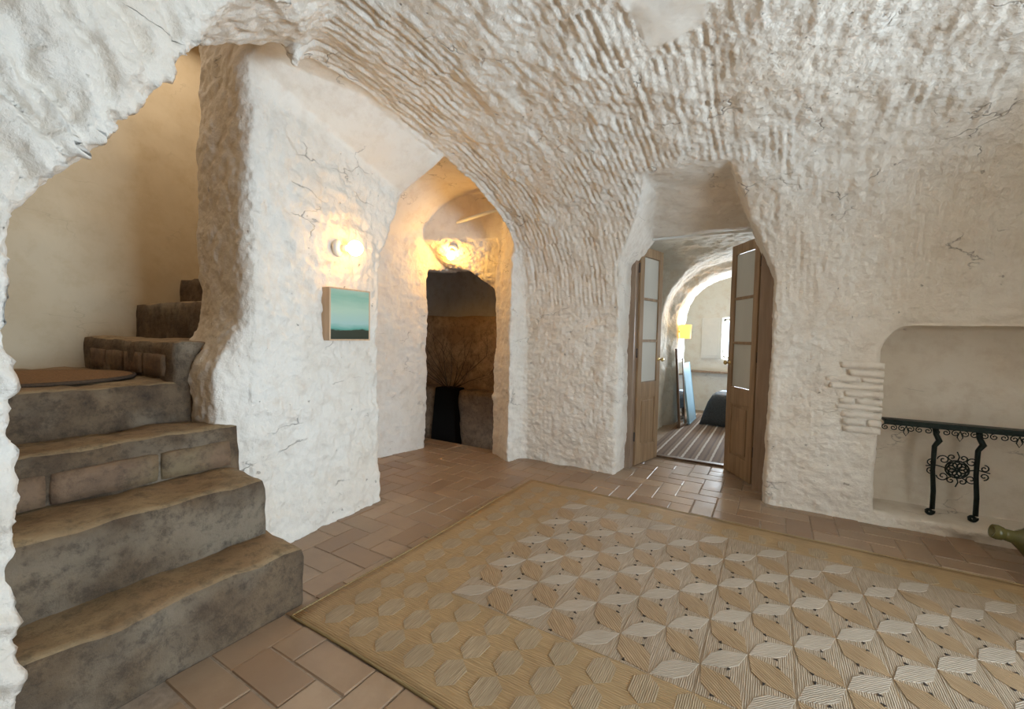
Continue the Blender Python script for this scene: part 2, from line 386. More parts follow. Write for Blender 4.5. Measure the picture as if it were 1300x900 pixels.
def surface_nets(f, org, h):
    s = f < 0
    cnt = np.zeros(tuple(d-1 for d in f.shape), np.uint8)
    for a in (0, 1):
        for b in (0, 1):
            for c in (0, 1):
                cnt += s[a:a+cnt.shape[0], b:b+cnt.shape[1], c:c+cnt.shape[2]]
    act = (cnt > 0) & (cnt < 8)
    ci, cj, ck = np.nonzero(act)
    idx = np.full(cnt.shape, -1, np.int32); idx[ci, cj, ck] = np.arange(len(ci), dtype=np.int32)
    acc = np.zeros((len(ci), 3)); num = np.zeros(len(ci))
    cor = [(0, 0, 0), (1, 0, 0), (0, 1, 0), (1, 1, 0), (0, 0, 1), (1, 0, 1), (0, 1, 1), (1, 1, 1)]
    val = [f[ci+a, cj+b, ck+c].astype(np.float64) for a, b, c in cor]
    for i in range(8):
        for j in range(i+1, 8):
            if sum(abs(cor[i][q]-cor[j][q]) for q in range(3)) != 1: continue
            v0, v1 = val[i], val[j]; cr = (v0 < 0) != (v1 < 0)
            t = np.where(cr, v0/np.where(v0 == v1, 1, v0-v1), 0)
            for q in range(3): acc[:, q] += np.where(cr, cor[i][q]+t*(cor[j][q]-cor[i][q]), 0)
            num += cr
    V = (np.stack([ci, cj, ck], 1)+acc/num[:, None])*h+np.array(org)
    Q = []
    for ax in range(3):
        sl0 = [slice(1, -1)]*3; sl1 = [slice(1, -1)]*3
        sl0[ax] = slice(0, -1); sl1[ax] = slice(1, None)
        d = s[tuple(sl0)].astype(np.int8)-s[tuple(sl1)].astype(np.int8)
        i, j, k = np.nonzero(d); e = [i, j, k]; dv = d[i, j, k]
        for q in range(3):
            if q != ax: e[q] = e[q]+1
        u, w = (ax+1) % 3, (ax+2) % 3
        def cell(du, dw):
            c = [e[0], e[1], e[2]]; c[u] = c[u]-du; c[w] = c[w]-dw
            return idx[c[0], c[1], c[2]]
        q4 = np.stack([cell(1, 1), cell(0, 1), cell(0, 0), cell(1, 0)], 1)
        q4[dv > 0] = q4[dv > 0][:, ::-1]
        Q.append(q4)
    Q = np.concatenate(Q); Q = Q[(Q >= 0).all(1)]
    return V, Q

def vnoise(P, seed=0):
    """value noise in -1..1"""
    i = np.floor(P).astype(np.int64); f = P-i; u = f*f*f*(f*(f*6-15)+10)
    def hsh(a, b, c):
        n = (a*374761393+b*668265263+c*2147483647+seed*1274126177) & 0xffffffff
        n = ((n ^ (n >> 13))*1274126177) & 0xffffffff
        n = ((n ^ (n >> 16))*2246822519) & 0xffffffff
        return (n ^ (n >> 15)).astype(np.float64)/2147483648.0-1.0
    r = 0
    for a in (0, 1):
        for b in (0, 1):
            for c in (0, 1):
                w = (u[:, 0] if a else 1-u[:, 0])*(u[:, 1] if b else 1-u[:, 1])*(u[:, 2] if c else 1-u[:, 2])
                r = r+w*hsh(i[:, 0]+a, i[:, 1]+b, i[:, 2]+c)
    return r
def vert_normals(V, Q):
    n = np.cross(V[Q[:, 2]]-V[Q[:, 0]], V[Q[:, 3]]-V[Q[:, 1]])
    out = np.zeros_like(V)
    for k in range(4):
        for q in range(3): out[:, q] += np.bincount(Q[:, k], n[:, q], len(V))
    return out/np.maximum(np.linalg.norm(out, axis=1), 1e-9)[:, None]
def subdivide(V, Q, sel):
    S = Q[sel]; keep = Q[~sel]
    E = np.concatenate([np.sort(S[:, [k, (k+1) % 4]], 1) for k in range(4)])
    key = E[:, 0].astype(np.int64)*(len(V)+1)+E[:, 1]
    uq, inv = np.unique(key, return_inverse=True)
    e0 = uq//(len(V)+1); e1 = uq % (len(V)+1)
    mid = (V[e0]+V[e1])/2; cen = V[S].mean(1)
    n0 = len(V); n1 = n0+len(mid); m = len(S)
    em = [inv[k*m:(k+1)*m]+n0 for k in range(4)]; c = np.arange(m)+n1
    NQ = np.concatenate([np.stack([S[:, k], em[k], c, em[(k+3) % 4]], 1) for k in range(4)])
    return np.concatenate([V, mid, cen]), np.concatenate([keep, NQ])
def evalgrid(voids, lo, hi, h, k=0.03):
    ax = [np.arange(lo[i], hi[i]+h, h, dtype=np.float32) for i in range(3)]
    X, Y, Z = ax[0][:, None, None], ax[1][None, :, None], ax[2][None, None, :]
    f = None
    for v in voids:
        g = np.broadcast_to(v(X, Y, Z), (len(ax[0]), len(ax[1]), len(ax[2]))).astype(np.float32)
        f = g if f is None else smin(f, g, np.float32(k))
    return f
def make_pieces(V, Q, rough, lab_of_face, matmap, parent=None):
    NV = vert_normals(V, Q)
    objs = {}
    for nm, (mask, mat) in matmap.items():
        q = Q[mask]
        if not len(q): continue
        used, inv = np.unique(q.ravel(), return_inverse=True)
        me = bpy.data.meshes.new(nm)
        vv = V[used]; nq = len(q)
        me.vertices.add(len(vv)); me.vertices.foreach_set('co', vv.astype(np.float32).ravel())
        me.loops.add(nq*4); me.loops.foreach_set('vertex_index', inv.astype(np.int32).ravel())
        me.polygons.add(nq); me.polygons.foreach_set('loop_start', np.arange(0, nq*4, 4, dtype=np.int32))
        me.polygons.foreach_set('use_smooth', np.ones(nq, bool))
        me.update(calc_edges=True)
        at = me.attributes.new('rough', 'FLOAT', 'POINT'); at.data.foreach_set('value', rough[used].astype(np.float32))
        me.normals_split_custom_set_from_vertices(NV[used].astype(np.float32))
        objs[nm] = link(nm, me, mat, parent, 'structure')
    return objs

H = 0.022
F = evalgrid(VOIDS, (-4.86, -2.16, -0.33), (3.48, 5.02, 3.68), H)
V, Q = surface_nets(F, (-4.86, -2.16, -0.33), H); del F
ctr = V[Q].mean(1)
Q = Q[~((ctr[:, 1] > 4.27) & (ctr[:, 0] > -2.1)) & ~(ctr[:, 0] > 3.40)]
def label_verts(V):
    vals = np.stack([np.abs(np.broadcast_to(v(V[:, 0], V[:, 1], V[:, 2]), (len(V),))) for v in VOIDS], 1)
    return vals.argmin(1)
def region_rough(V, lab):
    r = np.ones(len(V))
    x, y, z = V[:, 0], V[:, 1], V[:, 2]
    for i, nm in enumerate(V_NAMES):
        s = lab == i
        if nm == 'stair': r[s] = np.where((y[s] > 1.08) & (x[s] > -2.98) & (x[s] < -2.3), 0.75, 0.06)
        elif nm == 'strip': r[s] = np.where(z[s] > 2.36-0.2*(y[s]-2.2), 0.15, 1.0)
        elif nm == 'passage': r[s] = np.where(z[s] > 2.25, 0.18, 0.6)
        elif nm == 'niche': r[s] = np.where(y[s] > 3.95, 0.15, 0.35)
        elif nm == 'chamber': r[s] = 0.2
        elif nm == 'slot': r[s] = 0.3
        elif nm == 'door': r[s] = 0.5
        elif nm == 'garden': r[s] = 0.3
    return r
# broad unevenness of the rock
lab = label_verts(V); rough = region_rough(V, lab); NV = vert_normals(V, Q)
amp = 0.25+0.75*rough
V = V+NV*(amp*(0.024*vnoise(V*2.3, 1)+0.014*vnoise(V*6.1, 2)))[:, None]
ctr = V[Q].mean(1)
fine = (ctr[:, 1] > -0.25) & (ctr[:, 0] < 1.7) & ~((ctr[:, 0] < -2.1) & (ctr[:, 1] < 1.1) & (ctr[:, 2] > 2.7))
V, Q = subdivide(V, Q, fine)
lab = label_verts(V); rough = region_rough(V, lab)
for _ in range(3):   # blend the coarseness across borders
    acc = np.zeros(len(V)); num = np.zeros(len(V)); fm = rough[Q].mean(1)
    for k in range(4):
        acc += np.bincount(Q[:, k], fm, len(V)); num += np.bincount(Q[:, k], None, len(V))
    rough = np.where(num > 0, acc/np.maximum(num, 1), rough)
NV = vert_normals(V, Q)
x, y, z = V[:, 0], V[:, 1], V[:, 2]
fade = smooth01(-0.22, 0.0, y)*(1-smooth01(1.55, 1.68, x))
# pick strokes: vertical on the walls, running over into the vault, in rows
sarc = z+(3.85-y)
warp = 0.10*vnoise(V*3.0, 3)+0.03*vnoise(V*9.0, 4)
row = np.floor((sarc+0.10*vnoise(np.stack([x*1.3, 0*x, 0*x+3.3], 1), 5))/0.46)
slant = np.sin(row*12.9898)*0.18
wave = x*23.0+slant*sarc*6+warp*0.7+np.sin(row*78.233)*3
sid = np.floor(wave); fr = wave-sid
hs = np.abs(np.sin(sid*127.1+row*311.7)*43758.5453) % 1.0
rpos = (sarc/0.46) % 1.0
tri = np.abs(fr-0.5)*2
stroke = (np.power(tri, 1.3)-0.6)*(0.25+1.1*hs)*(0.45+0.55*np.abs(rpos-hs))
gm = smooth01(-0.25, 0.35, vnoise(np.stack([x*2.4, y*1.2, z*1.2], 1), 6)+0.45*vnoise(V*5, 7)+0.12+0.35*((x > -0.4) & (z > 1.45) & (y > 2.9)))
vault = (lab == 0) & (NV[:, 0] < 0.75)
strokes = vault*gm*(1-0.75*((y > 3.3) & (z < 1.55)))*(1-((x > 0.30) & (x < 2) & (y > 3.3) & (z < 1.5))*0.6)
# a smooth repaired patch in the vault
patch = (np.abs(x+0.47+0.05*vnoise(V*5, 11)) < 0.15) & (np.abs(y-1.75+0.04*vnoise(V*6, 17)) < 0.42) & (z > 2.3)
rough = np.where(patch, 0.08, rough)
strokes = np.where(patch, 0, strokes)
# near left face: deep gouges running down over the arch
left = (lab == 0) & (y < 1.0) & (x < -0.9)
g2 = 0.45-1.3*np.exp(-np.square((np.mod((y+0.55*z)*8.0+0.9*vnoise(V*3.1, 8)+0.3*vnoise(V*9, 25), 1.0)-0.5)/0.16))
d = rough*np.where(lab == 0, 0.65, 1.0)*(0.0080*vnoise(V*15, 9)+0.0065*vnoise(V*31, 10)+0.0035*vnoise(V*58, 14))+strokes*0.019*stroke*rough
an = np.stack([x*30, sarc*7, 0*x], 1); an2 = np.stack([x*55, sarc*15, 0*x+9], 1); an3 = np.stack([x*9, y*9, z*27], 1); an4 = np.stack([x*20, y*20, z*55], 1)
hi_ = np.maximum(smooth01(1.35, 1.65, z), (y < 3.2)*1.0)
d += np.where(lab == 0, 0.6, 0.0)*rough*(hi_*(0.0085*vnoise(an, 19)+0.005*vnoise(an2, 20))+(1-hi_)*(0.010*vnoise(an3, 26)+0.006*vnoise(an4, 27)))
rdg = 1-2*np.abs(vnoise(np.stack([(y+0.55*z)*22, (z-0.55*y)*5, x*5], 1), 24))
rdg2 = 1-2*np.abs(vnoise(np.stack([(y+0.55*z)*44, (z-0.55*y)*14, x*16], 1), 28))
d += left*(0.014*rdg+0.009*rdg2+0.006*vnoise(V*40, 29))
d += left*(0.026*g2*smooth01(-0.5, 0.2, vnoise(V*2.5, 12))+0.020*vnoise(V*8, 16)+0.009*vnoise(V*19, 18))
# dragged plaster on the painting wall and the pier
d += ((lab == 1) | (lab == 2))*rough*(0.007*vnoise(np.stack([x*8, y*8+z*6, z*20], 1), 13)+0.006*vnoise(np.stack([x*8, y*34, z*11], 1), 30))
d += ((lab == 0) & (y > 3.3) & (z < 1.7))*rough*0.007*vnoise(np.stack([x*6, y*10, z*16], 1), 15)
V = V+NV*(d*fade)[:, None]
lf = np.array([np.bincount(r, minlength=11).argmax() for r in lab[Q[:1]]]) if False else lab[Q[:, 0]]
fc = V[Q].mean(1)
fn = np.cross(V[Q[:, 2]]-V[Q[:, 0]], V[Q[:, 3]]-V[Q[:, 1]]); fn /= np.maximum(np.linalg.norm(fn, axis=1), 1e-9)[:, None]
fx, fy, fz = fc[:, 0], fc[:, 1], fc[:, 2]
isl = lambda *n: np.isin(lf, [V_NAMES.index(k) for k in n])
pillar = (isl('stair', 'arch') & (fy > 1.05) & (fx > -3.0) & (fx < -2.2)) | (isl('strip') & (fz < 2.3)) | (isl('passage', 'strip') & (fy < 2.62) & (fn[:, 2] > -0.4) & (fx < -2.3))
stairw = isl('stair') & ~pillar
cham = isl('chamber', 'slot')
pas = isl('passage', 'nook') & ~pillar & ~((fn[:, 2] < -0.5) & (fz > 2.3))
bck = isl('door', 'niche') | (isl('main') & (fy > 3.3) & (fz < 2.1))
rgt = isl('garden') | (isl('main') & (fx > 1.6) & (fz < 2.1))
frt = isl('main') & (fy < -1.3) & (fz < 2.1)
lft = ((isl('main') & (fx < -1.45) & (fz < 2.0) & (fy < 1.4)) | isl('arch')) & ~pillar
masks = {}; taken = np.zeros(len(Q), bool)
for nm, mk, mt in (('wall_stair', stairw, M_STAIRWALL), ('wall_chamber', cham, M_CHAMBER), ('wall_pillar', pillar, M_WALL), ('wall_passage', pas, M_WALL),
                   ('wall_back', bck, M_WALL), ('wall_right', rgt, M_WALL), ('wall_front', frt, M_WALL), ('wall_left', lft, M_WALL)):
    mk = mk & ~taken; taken |= mk; masks[nm] = (mk, mt)
masks['ceiling'] = (~taken, M_WALL)
cave = make_pieces(V, Q, rough, None, masks)
for nm, lb in (('wall_stair', 'smooth cream plaster wall of the stairwell'), ('wall_chamber', 'dim plastered walls of the chamber beyond the nook'),
               ('wall_pillar', 'rough white wall block carrying the small painting and bulb'), ('wall_passage', 'whitewashed walls around the lit nook doorway'),
               ('wall_back', 'rough whitewashed wall with double door and low niche'), ('wall_right', 'white wall with the garden door opening'),
               ('wall_front', 'white wall behind the rug, opposite the double door'), ('wall_left', 'white rock face arching over the stone stairs'),
               ('ceiling', 'white rock vault scored with pick strokes')):
    if nm in cave: cave[nm]['label'] = lb

HB = 0.04
FB = evalgrid(BED, (-2.12, 4.22, -0.12), (1.72, 8.62, 2.62), HB)
VB, QB = surface_nets(FB, (-2.12, 4.22, -0.12), HB)
cb = VB[QB].mean(1); QB = QB[(cb[:, 1] > 4.265) & (cb[:, 1] < 8.5)]
VB, QB = subdivide(VB, QB, np.ones(len(QB), bool))
NB = vert_normals(VB, QB)
VB = VB+NB*(0.014*vnoise(VB*3, 21)+0.010*vnoise(VB*9, 22)+0.007*vnoise(VB*22, 23))[:, None]*(1-0.8*(VB[:, 1] > 8.1))[:, None]
cb = VB[QB].mean(1)
farw = cb[:, 1] > 8.1; ceilb = (cb[:, 2] > 1.95) & ~farw
make_pieces(VB, QB, np.where(VB[:, 1] > 8.1, 0.15, 0.8), None, {'wall_bedroom_far': (farw, M_PALE), 'ceiling_bedroom': (ceilb, M_PALE), 'wall_bedroom': (~farw & ~ceilb, M_PALE)})

# ------------------------------------------------------------------ floors: terracotta in herringbone
def floor_slab(name, x0, x1, y0, y1, z, mat):
    return box_obj(name, ((x0+x1)/2, (y0+y1)/2, z-0.05), (x1-x0, y1-y0, 0.1), mat, None, 0, 'structure')
floor = floor_slab('floor', -4.9, 3.6, -2.3, 3.93, -0.004, M_MORTAR)
floor['label'] = 'worn terracotta tile floor laid in herringbone'
box_obj('screed', (-0.6, 4.3, -0.054), (3.0, 0.80, 0.1), M_MORTAR, floor, 0)
ch_floor = floor_slab('floor_chamber', -4.9, -2.1, 3.90, 5.0, -0.25, M_DARKSTONE); ch_floor['label'] = 'sunken dark floor of the chamber'
TL, TW, GAP = 0.296, 0.148, 0.006
RUG = (-1.75, 1.60, 1.09, 3.28)
def tile_mesh(lx, ly, seed):
    rnd = random.Random(seed)
    bm = bmesh.new(); add_box(bm, (0, 0, 0), (lx-GAP, ly-GAP, 0.022), 0.004, 1)
    for v in bm.verts: v.co += Vector((rnd.uniform(-1, 1), rnd.uniform(-1, 1), rnd.uniform(-0.6, 0.6)))*0.0016
    me = bm_mesh(bm, 'floor_tile'); me.materials.append(M_TILE); return me
TM = {(o, s): tile_mesh(TL if o == 0 else TW, TW if o == 0 else TL, s) for o in (0, 1) for s in range(4)}
tiles = []
def floor_ok(cx, cy):
    if cy > 4.66 or cy < -1.9 or cx > 3.3: return False
    if cx > 1.9 and not 0.5 < cy < 2.35: return False
    if cy > 3.9: return -1.2 < cx < 0.02
    if cx < -2.5 and cy < 2.25: return False
    if cx < -1.75 and cy < 1.15: return False
    if cx < -3.4: return False
    if RUG[0]+0.12 < cx < RUG[1]-0.12 and RUG[2]+0.12 < cy < RUG[3]-0.12: return False
    return True
for i in range(-26, 25):
    for j in range(-16, 34):
        m = (i-j) % 4
        if m == 0: cx, cy, o = (i+1)*TW, (j+0.5)*TW, 0
        elif m == 2: cx, cy, o = (i+0.5)*TW, j*TW, 1
        else: continue
        cx += -0.03; cy += 0.06
        if floor_ok(cx, cy): tiles.append((cx, cy, o))
def visible(t):
    p = Vector((t[0], t[1], -CAM_H)); dz = p.dot(fwd)
    if dz < 0.2: return -1
    u, v = 650+552*p.dot(rt)/dz, 450-552*p.dot(upv)/dz
    if not (-60 < u < 1360 and v < 960): return -1
    return 1/dz
tiles.sort(key=lambda t: -visible(t))
rnd = random.Random(3); rest = bmesh.new()
for k, (cx, cy, o) in enumerate(tiles):
    zz = -0.011+rnd.uniform(-0.0015, 0.0015)
    if k < 290:
        t = bpy.data.objects.new('floor_tile', TM[(o, rnd.randrange(4))]); COL.objects.link(t); t.parent = floor
        t.location = (cx, cy, zz); t.rotation_euler = (rnd.uniform(-.003, .003), rnd.uniform(-.003, .003), rnd.uniform(-.008, .008))
    else:
        add_box(rest, (cx, cy, zz), ((TL if o == 0 else TW)-GAP, (TW if o == 0 else TL)-GAP, 0.022))
ro = link('floor_tiling', bm_mesh(rest, 'floor_tiling'), M_TILE, floor); ro['kind'] = 'stuff'
bfl = floor_slab('floor_bedroom', -2.2, 1.8, 4.66, 8.6, 0.0, M_MORTAR); bfl['label'] = 'brown bedroom floor beyond the double door'

# ------------------------------------------------------------------ staircase
stairs = tag(empty('staircase', (-1.8, 0.6, 0)), 'worn stone staircase turning right behind the white wall', kind='structure')
def inv(o, par): o.matrix_parent_inverse = par.matrix_basis.inverted()
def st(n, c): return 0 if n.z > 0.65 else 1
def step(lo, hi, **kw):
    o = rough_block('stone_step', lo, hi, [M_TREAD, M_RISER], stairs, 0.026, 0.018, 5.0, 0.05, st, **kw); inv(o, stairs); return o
step((-2.30, 0.0, -0.03), (-1.80, 1.19, 0.27))
step((-2.62, 0.0, -0.03), (-2.06, 1.17, 0.54))
s3 = step((-2.95, 0.0, 0.30), (-2.41, 1.22, 0.75))
step((-4.15, 0.0, 0.55), (-2.70, 1.24, 0.97))
step((-4.15, 1.05, 0.70), (-2.70, 1.45, 1.18))
step((-4.15, 1.33, 0.95), (-2.90, 1.75, 1.425))
step((-4.15, 1.61, 1.15), (-2.90, 2.20, 1.64))
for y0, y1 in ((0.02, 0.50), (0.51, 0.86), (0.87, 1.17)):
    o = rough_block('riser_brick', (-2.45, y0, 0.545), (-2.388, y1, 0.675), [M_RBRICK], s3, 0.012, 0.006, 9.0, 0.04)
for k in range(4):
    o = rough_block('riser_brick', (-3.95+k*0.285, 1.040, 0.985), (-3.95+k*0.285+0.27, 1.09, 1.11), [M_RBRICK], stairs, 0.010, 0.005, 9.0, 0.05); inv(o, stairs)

# round coir mat on the landing
mat = tag(empty('round_mat', (-3.28, 0.60, 0.972)), 'round brown coir mat lying on the stair landing', 'mat')
bm = bmesh.new(); lathe(bm, [(0.0, 0.0), (0.435, 0.0), (0.44, 0.010), (0.43, 0.018), (0.30, 0.020), (0.0, 0.020)], 48)
disc = link('mat_disc', bm_mesh(bm, 'mat_disc'), M_COIR, mat)
bm = bmesh.new(); tube(bm, [(0.442*math.cos(a*math.pi/32), 0.442*math.sin(a*math.pi/32), 0.010) for a in range(64)], 0.009, 6, True)
link('bound_edge', bm_mesh(bm, 'bound_edge', True), M_COIRE, disc)

# ------------------------------------------------------------------ jute rug
def build_rug():
    x0, x1, y0, y1 = RUG
    root = tag(empty('jute_rug', ((x0+x1)/2, (y0+y1)/2, 0)), 'large golden jute rug with star pattern on the tile floor', 'rug')
    ox, oy = (x0+x1)/2, (y0+y1)/2
    bm = bmesh.new(); nx, ny = 68, 46; grid = []
    for i in range(nx+1):
        colv = []
        for j in range(ny+1):
            px, py = x0+(x1-x0)*i/nx, y0+(y1-y0)*j/ny
            if j == 0: py += 0.012*math.sin(px*3.1)
            if i == 0: px += 0.008*math.sin(py*4)
            zz = 0.007+0.0022*mnoise.noise(Vector((px*3, py*3, 0)))
            colv.append(bm.verts.new((px-ox, py-oy, zz)))
        grid.append(colv)
    for i in range(nx):
        for j in range(ny): bm.faces.new((grid[i][j], grid[i+1][j], grid[i+1][j+1], grid[i][j+1]))
    per = [grid[i][0] for i in range(nx+1)]+[grid[nx][j] for j in range(1, ny+1)]+[grid[i][ny] for i in range(nx-1, -1, -1)]+[grid[0][j] for j in range(ny-1, 0, -1)]
    low = [bm.verts.new((v.co.x, v.co.y, 0.0005)) for v in per]
    edge_pts = [v.co.copy() for v in per]
    for k in range(len(per)):
        k2 = (k+1) % len(per); bm.faces.new((per[k], low[k], low[k2], per[k2]))
    link('woven_ground', bm_mesh(bm, 'woven_ground', True), M_JGOLD, root)
    bm = bmesh.new(); tube(bm, [(p.x, p.y, 0.005) for p in edge_pts], 0.0055, 6, True)
    link('edge_cord', bm_mesh(bm, 'edge_cord', True), M_JEDGE, root)
    def field(name, mat, polys, z, parent=root):
        bm = bmesh.new()
        for poly in polys:
            dz = random.uniform(-.0006, .0006)
            top = [bm.verts.new((px-ox, py-oy, z+dz+0.0022*mnoise.noise(Vector((px*3, py*3, 0))))) for px, py in poly]
            bot = [bm.verts.new((v.co.x, v.co.y, v.co.z-0.006)) for v in top]
            bm.faces.new(top)
            for k in range(len(poly)): k2 = (k+1) % len(poly); bm.faces.new((top[k], bot[k], bot[k2], top[k2]))
        o = link(name, bm_mesh(bm, name), mat, parent); o['kind'] = 'stuff'; return o
    s = 0.1555; ax0, ay0 = -0.97, 1.30
    cx0, cx1, cy0, cy1 = x0+0.40, x1-0.42, 1.60, 2.98
    jit = lambda: random.uniform(-0.004, 0.004)
    pale, brown, grey, holes, seams, bpatch = [], [], [], [], [], []
    def loz(a, b, w):
        d = Vector(b)-Vector(a); L = d.length; d /= L; n = Vector((-d.y, d.x)); a = Vector(a)+d*0.004; b = Vector(b)-d*0.004
        m = (a+b)/2
        return [a, m-d*0.028-n*w+Vector((jit(), jit())), m+d*0.028-n*w, b, m+d*0.028+n*w+Vector((jit(), jit())), m-d*0.028+n*w]
    def tri(c, ang, r):
        return [(c.x+r*math.cos(ang+k)*(1.0 if k else 1.5), c.y+r*math.sin(ang+k)*(1.0 if k else 1.5)) for k in (0, 2.3, 4.0)]
    for i in range(-8, 20):
        for j in range(-3, 15):
            px, py = ax0+i*s, ay0+j*s
            inside = cx0 < px < cx1 and cy0 < py < cy1
            if inside and (i+j) % 2 == 0:
                P0 = (px, py); R1 = (px+s, py+s); R2 = (px+s, py-s)
                if px+s < cx1 and py+s < cy1+0.1: pale.append(loz(P0, R1, 0.041))
                if px+s < cx1 and py-s > cy0-0.1: brown.append(loz(P0, R2, 0.056))
                if not (px+s < cx1-0.02 and py+s < cy1 and py-s > cy0-0.02): continue
                m1 = Vector((px+s/2, py+s/2)); dd = Vector((1, 1)).normalized(); nn = Vector((-1, 1)).normalized()
                for sg in (1, -1):
                    holes.append(tri(m1+dd*sg*0.022+nn*sg*0.047, random.uniform(0, 6.28), 0.0075))
                m2 = Vector((px+s/2, py-s/2)); dd = Vector((1, -1)).normalized(); nn = Vector((1, 1)).normalized()
                for sg in (1, -1):
                    holes.append(tri(m2-dd*sg*0.026+nn*sg*0.058, random.uniform(0, 6.28), 0.0075))
            if x0+0.05 < px < x1-0.05 and y0+0.03 < py < y1-0.03:
                if py+s < y1-0.02 and not (cx0+0.6*s < px < cx1+0.35*s and cy0-0.9*s < py < cy1-0.3*s):
                    bpatch.append([(px, py+0.003), (px+0.047+jit(), py+0.040), (px+0.047, py+s-0.040), (px, py+s-0.003), (px-0.047+jit(), py+s-0.040), (px-0.047, py+0.040)])
    gx = cx0
    g0, g1 = [], []
    grey.append([(cx0, cy0), (cx1, cy0), (cx1, cy1), (cx0, cy1)])
    # the grey ground of the star field, cut into squares so that it follows the floor
    sq = []
    for i in range(-8, 20):
        for j in range(-3, 15):
            px, py = ax0+i*s, ay0+j*s
            if cx0-s*0.3 < px < cx1-s*0.7 and cy0-s*0.3 < py < cy1-s*0.7:
                sq.append([(px+0.001, py), (px+s-0.001, py), (px+s-0.001, py+s), (px+0.001, py+s)])
    field('grey_squares', M_JGREY, sq, 0.0081)
    field('grey_border_patches', M_JBORD, bpatch, 0.0086)
    field('pale_lozenges', M_JPALE, pale, 0.0100)
    field('brown_lozenges', M_JBROWN, brown, 0.0097)
    field('dark_gaps', M_HOLE, holes, 0.0108)
    return root
build_rug()

# ------------------------------------------------------------------ double door
DW, DH = 0.455, 2.13
door = tag(empty('door_1', (-0.62, 4.20, 0)), 'pair of half glazed wooden doors standing open to the bedroom', kind='structure')
def dp(name, c, s, mat, par=None, bev=0.004):
    return box_obj(name, Vector(c)-Vector((-0.62, 4.20, 0)), s, mat, par or door, bev)
dp('jamb', (-1.185, 4.20, 1.08), (0.09, 0.12, 2.18), M_JAMB)
dp('jamb', (-0.050, 4.20, 1.08), (0.125, 0.16, 2.18), M_JAMB)
dp('head', (-0.62, 4.215, 2.178), (1.10, 0.03, 0.02), M_WHITE)
def leaf(hinge, ang, mir):
    root = empty('door_leaf', (hinge[0]+0.62, hinge[1]-4.20, 0.005), ang); root.parent = door
    sg = mir
    def b(name, cx, cz, w, h, t, mat, par=root, bev=0.004, dy=0.0):
        return box_obj(name, (sg*cx, dy, cz), (w, t, h), mat, par, bev)
    sw = 0.075
    b('stile', sw/2, DH/2, sw, DH, 0.036, M_WOOD); b('stile', DW-sw/2, DH/2, sw, DH, 0.036, M_WOOD)
    b('rail', DW/2, DH-0.045, DW-2*sw+0.01, 0.09, 0.034, M_WOOD)
    b('rail', DW/2, 0.735, DW-2*sw+0.01, 0.15, 0.034, M_WOOD)
    b('rail', DW/2, 0.085, DW-2*sw+0.01, 0.17, 0.034, M_WOOD)
    z0, z1 = 0.81, DH-0.09; ph = (z1-z0)/3
    for k in range(3): b('pane', DW/2, z0+ph*(k+0.5), DW-2*sw+0.006, ph-0.01, 0.008, M_CURTAIN, bev=0)
    for k in (1, 2): b('glazing_bar', DW/2, z0+ph*k, DW-2*sw+0.01, 0.026, 0.030, M_WOOD)
    p = b('door_panel', DW/2, 0.415, DW-2*sw+0.006, 0.50, 0.014, M_WOOD, bev=0)
    for dy in (1, -1):
        b('raised_field', DW/2, 0.415, DW-2*sw-0.07, 0.42, 0.010, M_WOOD, par=root, bev=0.0045, dy=dy*0.011)
        for dx in (-1, 1): b('moulding', DW/2+dx*(DW/2-sw-0.008), 0.415, 0.016, 0.49, 0.010, M_WOOD, bev=0.003, dy=dy*0.010)
        for dz in (-1, 1): b('moulding', DW/2, 0.415+dz*0.242, DW-2*sw-0.004, 0.016, 0.010, M_WOOD, bev=0.003, dy=dy*0.010)
    for hz in (0.28, 1.10, 1.92):
        bm = bmesh.new(); tube(bm, [(0, 0, hz-0.045), (0, 0, hz+0.045)], 0.010, 10); link('hinge', bm_mesh(bm, 'hinge'), M_STEEL, root)
    for dy in (1, -1):
        bm = bmesh.new()
        lathe(bm, [(0, 0), (0.019, 0), (0.019, 0.004), (0.008, 0.006), (0.008, 0.028), (0.019, 0.036), (0.021, 0.046), (0.014, 0.054), (0, 0.056)], 16,
              axis_mat((sg*(DW-0.035), dy*0.017, 1.03), (0, dy, 0)))
        link('knob', bm_mesh(bm, 'knob', True), M_BRASS, root)
    return root
leaf((-1.135, 4.24), math.radians(76), 1)
leaf((-0.115, 4.27), math.radians(-58), -1)

